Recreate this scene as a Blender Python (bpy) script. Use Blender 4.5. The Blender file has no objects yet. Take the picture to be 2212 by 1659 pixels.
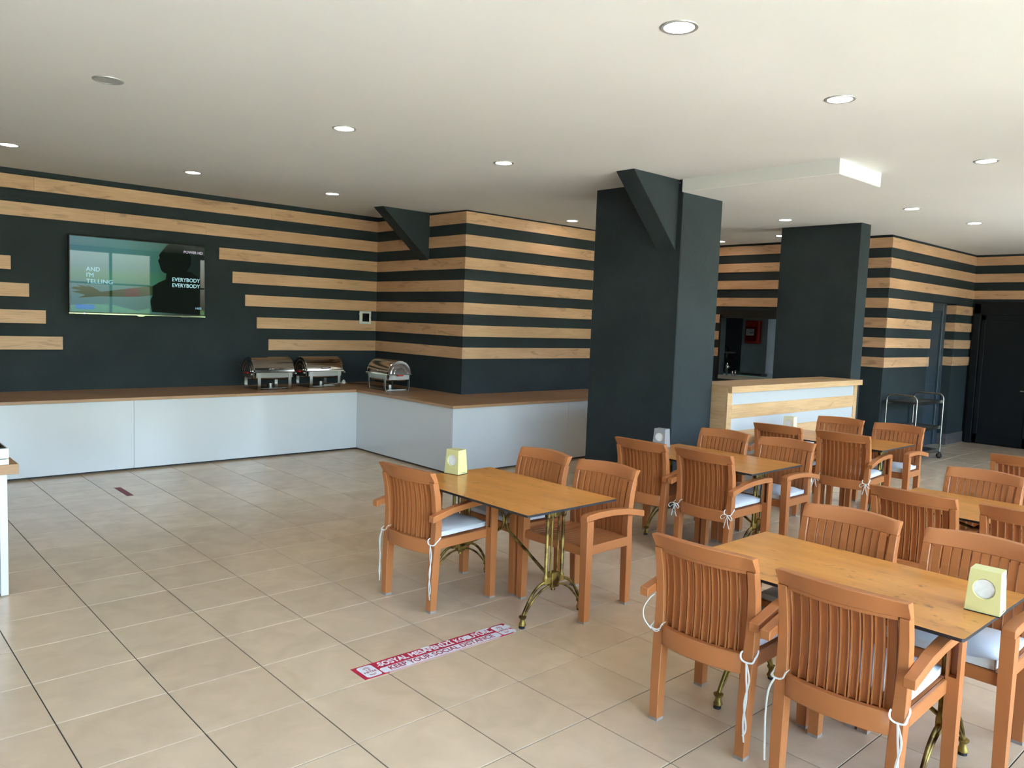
import bpy, bmesh, math, random
from mathutils import Vector, Matrix
random.seed(7)
S = bpy.context.scene
C = S.collection
R_ = math.radians

# ------------------------------------------------------------------ camera
FPX, CAMH = 1690.24, 1.7471
CR = Matrix(((0.7405060, 0.0264734, -0.6715281),
             (-0.6710213, 0.0843847, -0.7366204),
             (0.0371659, 0.9960815, 0.0802516)))
cam = bpy.data.cameras.new('camera')
cam.sensor_fit = 'HORIZONTAL'; cam.sensor_width = 36.0
cam.lens = FPX * 36.0 / 2212.0
cam.clip_start = 0.05; cam.clip_end = 200
camo = bpy.data.objects.new('camera', cam)
mw = CR.to_4x4(); mw.translation = Vector((0, 0, CAMH))
camo.matrix_world = mw
C.objects.link(camo); S.camera = camo

def project(p):
    v = CR.transposed() @ (Vector(p) - Vector((0, 0, CAMH)))
    if v.z > -0.1: return None
    return (1106 + v.x * FPX / -v.z, 829.5 - v.y * FPX / -v.z)

# ------------------------------------------------------------------ sky, sun, exposure
W = bpy.data.worlds.new('sky'); S.world = W; W.use_nodes = True
wn = W.node_tree.nodes; wl = W.node_tree.links
bg = wn['Background']
sky = wn.new('ShaderNodeTexSky')
sky.sky_type = 'NISHITA'; sky.sun_disc = False
sky.sun_elevation = R_(52); sky.sun_rotation = R_(70); sky.air_density = 1.0; sky.dust_density = 4.5; sky.ozone_density = 1.0
wl.new(sky.outputs[0], bg.inputs[0]); bg.inputs[1].default_value = 0.50
sun = bpy.data.lights.new('sun_offscreen', 'SUN'); sun.energy = 4.5; sun.angle = R_(0.6); sun.color = (1, .96, .9)
suno = bpy.data.objects.new('sun_offscreen', sun); C.objects.link(suno)
suno.rotation_euler = Vector((-.55, -.30, -.80)).to_track_quat('-Z', 'Y').to_euler()
WY = -0.8                    # inner plane of the glazed wall behind the camera
pl = bpy.data.lights.new('window_front_offscreen', 'AREA'); pl.shape = 'RECTANGLE'; pl.size = 15.4; pl.size_y = 3.0
plo = bpy.data.objects.new('window_front_offscreen', pl); C.objects.link(plo)
plo.location = (4.7, WY - .12, 1.55); plo.rotation_euler = (R_(90), 0, 0)
pl.cycles.is_portal = True
S.view_settings.view_transform = 'Standard'; S.view_settings.look = 'None'
S.view_settings.gamma = 1.0; S.view_settings.use_curve_mapping = False
S.view_settings.exposure = 3.34

# ------------------------------------------------------------------ materials
def nodes(name):
    m = bpy.data.materials.new(name); m.use_nodes = True
    return m, m.node_tree.nodes, m.node_tree.links, m.node_tree.nodes['Principled BSDF']
def plain(name, col, rough=.5, metal=0, bump=0, bscale=60, coat=0, spec=.5, emit=0, var=0, vscale=4):
    m, n, l, b = nodes(name)
    b.inputs['Base Color'].default_value = (*col, 1); b.inputs['Roughness'].default_value = rough
    b.inputs['Metallic'].default_value = metal; b.inputs['Specular IOR Level'].default_value = spec
    if coat: b.inputs['Coat Weight'].default_value = coat; b.inputs['Coat Roughness'].default_value = .08
    if emit:
        b.inputs['Emission Color'].default_value = (*col, 1); b.inputs['Emission Strength'].default_value = emit
    if bump or var:
        tc = n.new('ShaderNodeTexCoord')
    if bump:
        t = n.new('ShaderNodeTexNoise'); t.inputs['Scale'].default_value = bscale; t.inputs['Detail'].default_value = 4
        bp = n.new('ShaderNodeBump'); bp.inputs['Strength'].default_value = bump; bp.inputs['Distance'].default_value = .01
        l.new(tc.outputs['Object'], t.inputs['Vector']); l.new(t.outputs[0], bp.inputs['Height']); l.new(bp.outputs[0], b.inputs['Normal'])
    if var:
        t = n.new('ShaderNodeTexNoise'); t.inputs['Scale'].default_value = vscale; t.inputs['Detail'].default_value = 5
        mx = n.new('ShaderNodeMixRGB'); mx.blend_type = 'MULTIPLY'; mx.inputs[1].default_value = (*col, 1)
        rp = n.new('ShaderNodeValToRGB'); rp.color_ramp.elements[0].position = .3; rp.color_ramp.elements[1].position = .7
        rp.color_ramp.elements[0].color = (1 - var,) * 3 + (1,); rp.color_ramp.elements[1].color = (1, 1, 1, 1)
        mx.inputs[0].default_value = 1
        l.new(tc.outputs['Object'], t.inputs['Vector']); l.new(t.outputs[0], rp.inputs[0]); l.new(rp.outputs[0], mx.inputs[2]); l.new(mx.outputs[0], b.inputs['Base Color'])
    return m

def wood(name, light, dark, knot, rough=.45, along='xy', sc=1.0, knots=.5, spec=.5, coat=0, kscale=(1.6, 7.0), kthr=(.59, .71)):
    """printed-oak grain running along x+y (or x / y), z across"""
    m, n, l, b = nodes(name)
    b.inputs['Roughness'].default_value = rough; b.inputs['Specular IOR Level'].default_value = spec
    if coat: b.inputs['Coat Weight'].default_value = coat; b.inputs['Coat Roughness'].default_value = .1
    tc = n.new('ShaderNodeTexCoord'); sp = n.new('ShaderNodeSeparateXYZ'); l.new(tc.outputs['Object'], sp.inputs[0])
    oi = n.new('ShaderNodeObjectInfo')
    cb = n.new('ShaderNodeCombineXYZ')
    mul = n.new('ShaderNodeMath'); mul.operation = 'MULTIPLY'; mul.inputs[1].default_value = 37.0; l.new(oi.outputs['Random'], mul.inputs[0])
    if along == 'xy':
        ad = n.new('ShaderNodeMath'); ad.operation = 'ADD'; l.new(sp.outputs[0], ad.inputs[0]); l.new(sp.outputs[1], ad.inputs[1])
        ad2 = n.new('ShaderNodeMath'); ad2.operation = 'ADD'; l.new(ad.outputs[0], ad2.inputs[0]); l.new(mul.outputs[0], ad2.inputs[1])
        l.new(ad2.outputs[0], cb.inputs[0]); l.new(sp.outputs[2], cb.inputs[1])
    else:
        i, j = (0, 1) if along == 'x' else (1, 0)
        ad2 = n.new('ShaderNodeMath'); ad2.operation = 'ADD'; l.new(sp.outputs[i], ad2.inputs[0]); l.new(mul.outputs[0], ad2.inputs[1])
        l.new(ad2.outputs[0], cb.inputs[0]); l.new(sp.outputs[j], cb.inputs[1])
    l.new(mul.outputs[0], cb.inputs[2])
    def noise(sx, sy, scale, det, dist=0):
        mp = n.new('ShaderNodeMapping'); mp.inputs['Scale'].default_value = (sx, sy, 1)
        t = n.new('ShaderNodeTexNoise'); t.inputs['Scale'].default_value = scale; t.inputs['Detail'].default_value = det
        t.inputs['Distortion'].default_value = dist
        l.new(cb.outputs[0], mp.inputs[0]); l.new(mp.outputs[0], t.inputs['Vector']); return t
    def ramp(t, p0, p1, c0, c1):
        r = n.new('ShaderNodeValToRGB'); e = r.color_ramp.elements
        e[0].position = p0; e[1].position = p1; e[0].color = (*c0, 1); e[1].color = (*c1, 1)
        l.new(t.outputs[0], r.inputs[0]); return r
    broad = noise(.5 * sc, 2.2 * sc, 2.2, 3)
    r1 = ramp(broad, .35, .68, dark, light)
    grain = noise(2.0 * sc, 45 * sc, 2.0, 6, .6)
    r2 = ramp(grain, .3, .65, (.80,) * 3, (1.04,) * 3)
    mx = n.new('ShaderNodeMixRGB'); mx.blend_type = 'MULTIPLY'; mx.inputs[0].default_value = .8
    l.new(r1.outputs[0], mx.inputs[1]); l.new(r2.outputs[0], mx.inputs[2])
    kn = noise(kscale[0] * sc, kscale[1] * sc, 1.6, 6, 1.2)
    r3 = ramp(kn, kthr[0], kthr[1], (0, 0, 0), (1, 1, 1))
    mk = n.new('ShaderNodeMath'); mk.operation = 'MULTIPLY'; mk.inputs[1].default_value = knots; l.new(r3.outputs[0], mk.inputs[0])
    mx2 = n.new('ShaderNodeMixRGB'); l.new(mk.outputs[0], mx2.inputs[0]); l.new(mx.outputs[0], mx2.inputs[1]); mx2.inputs[2].default_value = (*knot, 1)
    l.new(mx2.outputs[0], b.inputs['Base Color'])
    return m

def emis(name, col, st):
    m, n, l, b = nodes(name)
    b.inputs['Base Color'].default_value = (*[min(1, c) * .6 for c in col], 1); b.inputs['Roughness'].default_value = .3
    b.inputs['Emission Color'].default_value = (*col, 1); b.inputs['Emission Strength'].default_value = st
    return m

M = {}
# dark textured wall paint
def wallmat(name, col, rough=.62):
    m, n, l, b = nodes(name)
    b.inputs['Roughness'].default_value = rough; b.inputs['Specular IOR Level'].default_value = .18
    tc = n.new('ShaderNodeTexCoord')
    t = n.new('ShaderNodeTexNoise'); t.inputs['Scale'].default_value = 2.0; t.inputs['Detail'].default_value = 4
    r = n.new('ShaderNodeValToRGB'); e = r.color_ramp.elements
    e[0].position = .3; e[1].position = .7; e[0].color = (*[c * .85 for c in col], 1); e[1].color = (*[c * 1.12 for c in col], 1)
    mp = n.new('ShaderNodeMapping'); mp.inputs['Scale'].default_value = (1, 1, 2.6)
    t2 = n.new('ShaderNodeTexNoise'); t2.inputs['Scale'].default_value = 38; t2.inputs['Detail'].default_value = 5; t2.inputs['Roughness'].default_value = .65
    bp = n.new('ShaderNodeBump'); bp.inputs['Strength'].default_value = .55; bp.inputs['Distance'].default_value = .012
    l.new(tc.outputs['Object'], t.inputs['Vector']); l.new(t.outputs[0], r.inputs[0]); l.new(r.outputs[0], b.inputs['Base Color'])
    l.new(tc.outputs['Object'], mp.inputs[0]); l.new(mp.outputs[0], t2.inputs['Vector']); l.new(t2.outputs[0], bp.inputs['Height']); l.new(bp.outputs[0], b.inputs['Normal'])
    return m
M['wall'] = wallmat('dark_wall_paint', (.032, .0415, .046))
M['wall_light'] = plain('light_plaster', (.62, .62, .60), .8, bump=.2)
M['ceiling'] = plain('ceiling_paint', (.80, .79, .775), .85, bump=.05, bscale=20, var=.03, vscale=1.2)
M['stripe'] = wood('oak_stripe', (.76, .452, .266), (.64, .36, .20), (.24, .125, .065), .42, 'xy', 1.0, .55)
M['bar_wood'] = wood('oak_bar', (.72, .46, .25), (.60, .36, .18), (.28, .15, .07), .4, 'xy', 1.0, .3)
M['worktop'] = wood('oak_worktop', (.52, .295, .155), (.40, .215, .11), (.16, .08, .04), .33, 'xy', 1.2, .25)
M['gloss_white'] = plain('gloss_white_panel', (.66, .665, .68), .12, coat=.4)
M['bar_white'] = plain('bar_white_panel', (.53, .54, .56), .2)
M['black'] = plain('black_plinth', (.008, .008, .009), .5)
M['chair'] = plain('brown_resin', (.49, .168, .052), .36, var=.14, vscale=3, bump=.04, bscale=140)
M['cap'] = plain('worn_foot_cap', (.36, .30, .26), .8, var=.3, vscale=40)
M['cushion'] = plain('cushion_cloth', (.72, .705, .71), .95, bump=.25, bscale=420, var=.06, vscale=6)
M['tie'] = plain('tie_cord', (.80, .78, .73), .9)
M['table'] = wood('laminate_table', (.68, .285, .060), (.54, .21, .040), (.13, .045, .012), .28, 'y', 1.7, .8, kscale=(4.5, 8.5), kthr=(.61, .73))
M['edge'] = plain('black_core', (.018, .018, .022), .45)
def brassmat():
    m, n, l, b = nodes('aged_brass'); b.inputs['Metallic'].default_value = .8; b.inputs['Roughness'].default_value = .46
    tc = n.new('ShaderNodeTexCoord'); t = n.new('ShaderNodeTexNoise'); t.inputs['Scale'].default_value = 14; t.inputs['Detail'].default_value = 4
    r = n.new('ShaderNodeValToRGB'); e = r.color_ramp.elements
    e[0].position = .38; e[0].color = (.085, .042, .012, 1); e[1].position = .62; e[1].color = (.40, .275, .07, 1)
    l.new(tc.outputs['Object'], t.inputs['Vector']); l.new(t.outputs[0], r.inputs[0]); l.new(r.outputs[0], b.inputs['Base Color'])
    return m
M['brass'] = brassmat()
M['rubber'] = plain('black_rubber', (.02, .02, .02), .7)
M['steel'] = plain('polished_steel', (.50, .47, .44), .12, 1)
M['steel_brushed'] = plain('brushed_steel', (.38, .37, .35), .30, 1)
M['red_plastic'] = plain('red_plastic', (.45, .02, .015), .4)
M['white_plastic'] = plain('white_plastic', (.78, .78, .74), .4)
M['yellow_box'] = plain('pale_yellow_plastic', (.70, .655, .30), .35)
M['cream_box'] = plain('cream_plastic', (.80, .76, .56), .35)
M['silver_box'] = plain('silver_plastic', (.45, .46, .48), .35, .4)
M['napkin'] = plain('napkin_paper', (.86, .86, .84), .9, var=.1, vscale=60)
M['tv_body'] = plain('tv_black', (.008, .008, .009), .2)
M['door'] = plain('black_door_paint', (.008, .0095, .0115), .45, bump=.15, bscale=200, spec=.25)
M['door2'] = plain('slate_door_paint', (.045, .062, .082), .35)
M['stone'] = plain('stone_skirting', (.15, .13, .13), .3, var=.45, vscale=14)
M['grout'] = plain('grout', (.055, .043, .032), .9)
M['sticker_red'] = plain('sticker_red', (.60, .015, .055), .45, var=.25, vscale=30)
M['sticker_white'] = plain('sticker_white', (.80, .80, .82), .5, var=.12, vscale=40)
M['sticker_ink'] = plain('sticker_ink', (.36, .02, .05), .5)
M['tape'] = plain('dark_red_tape', (.22, .03, .045), .6)
M['lamp'] = emis('lamp_glass', (1.0, .90, .76), 5.0)
M['lamp_trim'] = plain('lamp_trim', (.55, .54, .53), .35, .5)
M['lamp_off'] = plain('lamp_off_glass', (.42, .41, .40), .4)
M['frame'] = plain('window_frame', (.10, .10, .11), .4, .3)
M['marble'] = plain('marble_tile', (.62, .72, .74), .25, var=.16, vscale=5)
M['terrace'] = plain('terrace_paving', (.46, .44, .40), .8, var=.15, vscale=2)
M['lawn'] = plain('lawn', (.10, .22, .035), .95, var=.4, vscale=8)
M['leaf'] = plain('hedge_leaf', (.05, .14, .025), .9, var=.5, vscale=6, bump=1, bscale=12)
M['kitchen_wall'] = plain('kitchen_wall', (.10, .13, .15), .6)
M['glass_top'] = plain('pale_glass_top', (.42, .68, .68), .1)
M['cable_black'] = plain('cable_black', (.012, .012, .012), .5)
# glazing: thin clear sheet
gm = bpy.data.materials.new('clear_glass'); gm.use_nodes = True
gn = gm.node_tree.nodes; gl_ = gm.node_tree.links
gn.remove(gn['Principled BSDF'])
tr = gn.new('ShaderNodeBsdfTransparent'); tr.inputs[0].default_value = (.93, .96, .95, 1)
gs = gn.new('ShaderNodeBsdfGlossy'); gs.inputs['Roughness'].default_value = .0
fr = gn.new('ShaderNodeFresnel'); fr.inputs[0].default_value = 1.4
ms = gn.new('ShaderNodeMixShader'); gl_.new(fr.outputs[0], ms.inputs[0]); gl_.new(tr.outputs[0], ms.inputs[1]); gl_.new(gs.outputs[0], ms.inputs[2])
gl_.new(ms.outputs[0], gn['Material Output'].inputs[0]); M['glass'] = gm
# floor tile: beige stoneware, one shade per tile
def tilemat():
    m, n, l, b = nodes('beige_floor_tile')
    b.inputs['Roughness'].default_value = .24; b.inputs['Specular IOR Level'].default_value = .45
    g = n.new('ShaderNodeNewGeometry')
    sb = n.new('ShaderNodeVectorMath'); sb.operation = 'SUBTRACT'; sb.inputs[1].default_value = (.7461, 1.763, 0)
    l.new(g.outputs['Position'], sb.inputs[0])
    dv = n.new('ShaderNodeVectorMath'); dv.operation = 'SCALE'; dv.inputs['Scale'].default_value = 1 / .45; l.new(sb.outputs[0], dv.inputs[0])
    fl = n.new('ShaderNodeVectorMath'); fl.operation = 'FLOOR'; l.new(dv.outputs[0], fl.inputs[0])
    sp = n.new('ShaderNodeSeparateXYZ'); l.new(fl.outputs[0], sp.inputs[0]); cb = n.new('ShaderNodeCombineXYZ')
    l.new(sp.outputs[0], cb.inputs[0]); l.new(sp.outputs[1], cb.inputs[1])
    wnz = n.new('ShaderNodeTexWhiteNoise'); wnz.noise_dimensions = '3D'; l.new(cb.outputs[0], wnz.inputs['Vector'])
    r = n.new('ShaderNodeValToRGB'); e = r.color_ramp.elements
    e[0].color = (.62, .46, .312, 1); e[1].color = (.675, .51, .35, 1); l.new(wnz.outputs['Value'], r.inputs[0])
    t = n.new('ShaderNodeTexNoise'); t.inputs['Scale'].default_value = 5; t.inputs['Detail'].default_value = 6; t.inputs['Distortion'].default_value = .8
    l.new(g.outputs['Position'], t.inputs['Vector'])
    r2 = n.new('ShaderNodeValToRGB'); e = r2.color_ramp.elements; e[0].position = .3; e[1].position = .7
    e[0].color = (.90, .89, .87, 1); e[1].color = (1.04, 1.03, 1.02, 1); l.new(t.outputs[0], r2.inputs[0])
    t3 = n.new('ShaderNodeTexNoise'); t3.inputs['Scale'].default_value = 11; t3.inputs['Detail'].default_value = 8; t3.inputs['Distortion'].default_value = 2.5
    l.new(g.outputs['Position'], t3.inputs['Vector'])
    r3 = n.new('ShaderNodeValToRGB'); e = r3.color_ramp.elements; e[0].position = .498; e[0].color = (1, 1, 1, 1); e[1].position = .504; e[1].color = (1, 1, 1, 1)
    k = r3.color_ramp.elements.new(.501); k.color = (.84, .80, .76, 1); l.new(t3.outputs[0], r3.inputs[0])
    m1 = n.new('ShaderNodeMixRGB'); m1.blend_type = 'MULTIPLY'; m1.inputs[0].default_value = 1; l.new(r.outputs[0], m1.inputs[1]); l.new(r2.outputs[0], m1.inputs[2])
    m2 = n.new('ShaderNodeMixRGB'); m2.blend_type = 'MULTIPLY'; m2.inputs[0].default_value = .6; l.new(m1.outputs[0], m2.inputs[1]); l.new(r3.outputs[0], m2.inputs[2])
    l.new(m2.outputs[0], b.inputs['Base Color'])
    return m
M['tile'] = tilemat()

# ------------------------------------------------------------------ mesh helpers
class MB:
    def __init__(s): s.v = []; s.f = []; s.m = []
    def face(s, ids, mi=0): s.f.append(ids); s.m.append(mi)
    def box(s, x0, x1, y0, y1, z0, z1, mi=0):
        b = len(s.v)
        s.v += [(x0, y0, z0), (x1, y0, z0), (x1, y1, z0), (x0, y1, z0), (x0, y0, z1), (x1, y0, z1), (x1, y1, z1), (x0, y1, z1)]
        for q in ((0, 3, 2, 1), (4, 5, 6, 7), (0, 1, 5, 4), (1, 2, 6, 5), (2, 3, 7, 6), (3, 0, 4, 7)): s.face([b + i for i in q], mi)
        return s
    def loft(s, rings, mi=0, caps=True, closed=False):
        b = len(s.v); n = len(rings[0])
        for r in rings: s.v += [tuple(p) for p in r]
        k = len(rings)
        for i in range(k if closed else k - 1):
            a, c = b + i * n, b + ((i + 1) % k) * n
            for j in range(n): s.face([a + j, a + (j + 1) % n, c + (j + 1) % n, c + j], mi)
        if caps and not closed:
            s.face([b + j for j in range(n)][::-1], mi); s.face([b + (k - 1) * n + j for j in range(n)], mi)
        return s
    def prism(s, poly, axis, a, c, mi=0):
        def P(p, t):
            return (t, p[0], p[1]) if axis == 'x' else (p[0], t, p[1]) if axis == 'y' else (p[0], p[1], t)
        return s.loft([[P(p, a) for p in poly], [P(p, c) for p in poly]], mi)
    def tube(s, pts, r, n=8, mi=0, closed=False, flat=1.0):
        pts = [Vector(p) for p in pts]; k = len(pts)
        rs = r if isinstance(r, (list, tuple)) else [r] * k
        rings = []; up = None
        for i, p in enumerate(pts):
            if closed: t = pts[(i + 1) % k] - pts[i - 1]
            else: t = pts[min(i + 1, k - 1)] - pts[max(i - 1, 0)]
            t.normalize()
            if up is None:
                up = Vector((0, 0, 1)) if abs(t.z) < .9 else Vector((1, 0, 0))
            up = (up - t * up.dot(t)).normalized(); sd = t.cross(up)
            rings.append([p + (up * math.cos(2 * math.pi * j / n) * flat + sd * math.sin(2 * math.pi * j / n)) * rs[i] for j in range(n)])
        return s.loft(rings, mi, True, closed)
    def lathe(s, prof, cx=0, cy=0, cz=0, n=16, mi=0, axis='z'):
        rings = []
        for r, h in prof:
            ring = []
            for j in range(n):
                a = 2 * math.pi * j / n
                if axis == 'z': ring.append((cx + r * math.cos(a), cy + r * math.sin(a), cz + h))
                elif axis == 'y': ring.append((cx + r * math.cos(a), cy + h, cz + r * math.sin(a)))
                else: ring.append((cx + h, cy + r * math.cos(a), cz + r * math.sin(a)))
            rings.append(ring)
        return s.loft(rings, mi)
    def mesh(s, name, mats, bevel=0, smooth=None, seg=1):
        me = bpy.data.meshes.new(name); bm = bmesh.new()
        vs = [bm.verts.new(p) for p in s.v]
        for ids, mi in zip(s.f, s.m):
            try: f = bm.faces.new([vs[i] for i in ids]); f.material_index = mi
            except ValueError: pass
        bmesh.ops.recalc_face_normals(bm, faces=bm.faces)
        if bevel:
            ed = [e for e in bm.edges if len(e.link_faces) == 2 and e.calc_face_angle() > R_(35)]
            bmesh.ops.bevel(bm, geom=ed, offset=bevel, segments=seg, affect='EDGES', profile=.5, clamp_overlap=True)
        bm.to_mesh(me); bm.free()
        for m in (mats if isinstance(mats, (list, tuple)) else [mats]): me.materials.append(m if not isinstance(m, str) else M[m])
        if smooth:
            me.shade_smooth(); me.set_sharp_from_angle(angle=R_(smooth))
        return me
    def build(s, name, mats, parent=None, bevel=0, smooth=None, seg=1):
        return obj(name, s.mesh(name, mats, bevel, smooth, seg), parent)
def obj(name, me, parent=None):
    o = bpy.data.objects.new(name, me); C.objects.link(o)
    if parent: o.parent = parent
    return o
def tag(o, label, cat=None, group=None, kind=None):
    o['label'] = label
    if cat: o['category'] = cat
    if group: o['group'] = group
    if kind: o['kind'] = kind
    return o
def thing(name, label, cat, loc=(0, 0, 0), rz=0, group=None):
    o = bpy.data.objects.new(name, None); C.objects.link(o); o.empty_display_size = .1
    o.location = loc; o.rotation_euler = (0, 0, rz)
    return tag(o, label, cat, group)
def struct(o, label): o['kind'] = 'structure'; o['label'] = label; return o
def text_mesh(body, size, bold=0, align='CENTER', sx=1.0):
    cu = bpy.data.curves.new('text', 'FONT'); cu.body = body; cu.size = size; cu.align_x = align; cu.align_y = 'CENTER'
    cu.resolution_u = 3; cu.extrude = 0.0002; cu.space_line = .95
    o = bpy.data.objects.new('text', cu); C.objects.link(o)
    bpy.context.view_layer.update()
    me = bpy.data.meshes.new_from_object(o.evaluated_get(bpy.context.evaluated_depsgraph_get()))
    bpy.data.objects.remove(o); bpy.data.curves.remove(cu)
    if sx != 1.0:
        for v in me.vertices: v.co.x *= sx
    if bold:
        P = [tuple(v.co) for v in me.vertices]; F = [tuple(p.vertices) for p in me.polygons]; V = []; G = []
        for k, (dx, dy) in enumerate(((0, 0), (bold, 0), (-bold, 0), (0, bold), (0, -bold))):
            o0 = len(V); V += [(x + dx, y + dy, z + k * .00003) for x, y, z in P]; G += [tuple(i + o0 for i in f) for f in F]
        me2 = bpy.data.meshes.new('text'); me2.from_pydata(V, [], G); bpy.data.meshes.remove(me); me = me2
    return me
def text(name, body, size, loc, rot, mat, parent, bold=0, align='CENTER', sx=1.0):
    me = text_mesh(body, size, bold, align, sx); me.name = name; me.materials.clear(); me.materials.append(M[mat] if isinstance(mat, str) else mat)
    o = obj(name, me, parent); o.location = loc; o.rotation_euler = rot; return o
def rrect(x0, x1, y0, y1, r, n=5):
    out = []
    for cx, cy, a0 in ((x1 - r, y0 + r, -90), (x1 - r, y1 - r, 0), (x0 + r, y1 - r, 90), (x0 + r, y0 + r, 180)):
        for i in range(n):
            a = R_(a0 + 90 * i / (n - 1)); out.append((cx + r * math.cos(a), cy + r * math.sin(a)))
    return out
def copy_tree(o, parent=None):
    c = o.copy(); C.objects.link(c)
    if parent: c.parent = parent
    for ch in [x for x in o.children]: copy_tree(ch, c)
    return c

# ------------------------------------------------------------------ the room
ZC = 3.12
XL = -3.0                                     # left wall
YB, XS, YP = 9.854, 6.247, 7.815              # back wall, recess side wall, projecting wall front
XK, XE, YE, XR = 11.30, 11.12, 4.57, 14.50    # kitchen wall, entry wall corner, entry wall front, right wall
floor = struct(MB().box(XL - .1, XR + .6, WY - .1, 10.0, -.08, -.004).build('floor', 'grout'), 'beige square tiled floor with dark joints')
TS, OX, OY = .45, .7461, 1.763
h = TS / 2 - .0026
tm = MB(); tm.loft([[(-h, -h, -.004), (h, -h, -.004), (h, h, -.004), (-h, h, -.004)],
                    [(-h, -h, -.0012), (h, -h, -.0012), (h, h, -.0012), (-h, h, -.0012)],
                    [(-h + .0012, -h + .0012, 0), (h - .0012, -h + .0012, 0), (h - .0012, h - .0012, 0), (-h + .0012, h - .0012, 0)]])
tile_me = tm.mesh('floor_tile', 'tile')
cells = []
for i in range(-10, 32):
    for j in range(-6, 19):
        cx, cy = OX + TS * (i + .5), OY + TS * (j + .5)
        if not (XL + .2 < cx < XR + .2 and WY + .1 < cy < 9.9): continue
        if cx < 6.2 and cy > 9.1 or cx > 5.6 and cx < 11.2 and cy > 7.0: pass
        q = [project((cx + a * h, cy + b * h, 0)) for a, b in ((-1, -1), (1, -1), (1, 1), (-1, 1))]
        ar = 0
        if all(q):
            mxp = sum(p[0] for p in q) / 4; myp = sum(p[1] for p in q) / 4
            hid = (cx < 5.3 and cy > 9.0) or (5.4 < cx < 11.2 and cy > 7.0) or cx > 11.2 and cy > 4.7
            if -120 < mxp < 2330 and myp < 1800 and not hid:
                ar = abs(sum(q[k][0] * q[(k + 1) % 4][1] - q[(k + 1) % 4][0] * q[k][1] for k in range(4))) / 2
        cells.append((ar, cx, cy))
cells.sort(reverse=True)
rest = MB()
for k, (ar, cx, cy) in enumerate(cells):
    if k < 300:
        o = obj('tile', tile_me, floor); o.location = (cx, cy, 0)
    else:
        b0 = len(rest.v); rest.v += [(x + cx, y + cy, z) for x, y, z in tm.v]
        for ids, mi in zip(tm.f, tm.m): rest.face([b0 + i for i in ids])
ro = rest.build('tile_field', 'tile', floor); ro['kind'] = 'stuff'

# ceiling, a touch higher along the back wall
cm = MB()
cm.loft([[(XL - .1, y, z), (XR + .8, y, z), (XR + .8, y, 3.32), (XL - .1, y, 3.32)] for y, z in ((WY - .15, ZC), (7.9, ZC), (YB, 3.165), (10.1, 3.165))])
ceil = struct(cm.build('ceiling', 'ceiling'), 'plain white painted ceiling')
beam = struct(MB().box(6.10, 6.86, 2.95, 4.45, 3.0, 3.14).build('trim_1', 'ceiling', bevel=.006), 'white dropped ceiling box in front of the dark column')

STR = [3.10 - .2857 * i for i in range(7)]   # stripe tops on the buffet walls
SH = .145; SD = .018
def stripe(par, x0, x1, y0, y1, top, hgt=SH):
    return MB().box(x0, x1, y0, y1, top - hgt, top).build('wood_stripe', 'stripe', par, bevel=.0015)

wb = struct(MB().box(XL - .1, 6.6, YB, 9.99, 0, 3.2).build('wall_back', 'wall'), 'dark textured wall with oak stripes behind the television')
left_end = {3: 1.678, 4: 1.845, 5: 2.002, 6: 2.165}
right_start = {2: 3.918, 3: 4.091, 4: 4.26, 5: 4.42, 6: 4.585}
for i, t in enumerate(STR):
    y0, y1 = YB - SD, YB
    if i < 2:
        cuts = [XL, -.9, 1.9, 4.6, XS - SD] if i == 0 else [XL, -.2, 2.6, 3.75, XS - SD]
        for a, b in zip(cuts, cuts[1:]): stripe(wb, a + .0004, b - .0004, y0, y1, t)
    else:
        stripe(wb, right_start[i], XS - SD, y0, y1, t)
        if i == 2: stripe(wb, XL, 1.50, y0, y1, t)
        else: stripe(wb, XL, left_end[i], y0, y1, t)
# projecting wall
wp = struct(MB().box(XS, XK + .1, YP, 9.99, 0, 3.2).build('wall_center', 'wall'), 'dark projecting wall corner banded with oak stripes')
BRY0, BRY1 = 8.58, 8.79
for i, t in enumerate(STR):
    if i < 2:
        stripe(wp, XS - SD, XS, YP - SD, BRY0, t); stripe(wp, XS - SD, XS, BRY1, YB, t)
    else: stripe(wp, XS - SD, XS, YP - SD, YB, t)
    stripe(wp, XS, XK + .1, YP - SD, YP, t)
# sloped brackets
def bracket(name, x0, x1, y0, y1, z0, z1, par=None):
    return MB().prism([(x0, z1), (x1, z0 - .005), (x1, z1)], 'y', y0, y1).build(name, 'wall', par, bevel=.004)
bracket('bracket', 5.47, XS, BRY0, BRY1, 2.505, 3.16, wp)
# dark column and thin pillar
col = struct(MB().box(6.123, 6.772, 4.441, 5.53, 0, ZC + .05).build('wall_column', 'wall', bevel=.008), 'broad dark textured column with a sloped bracket at its top')
bracket('bracket', 5.447, 6.125, 4.50, 4.71, 2.465, ZC + .01, col)
pil = struct(MB().box(9.75, 10.02, 4.39, 5.46, 0, ZC + .05).build('wall_pillar', 'wall', bevel=.006), 'slim dark pillar at the right end of the bar')
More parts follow.
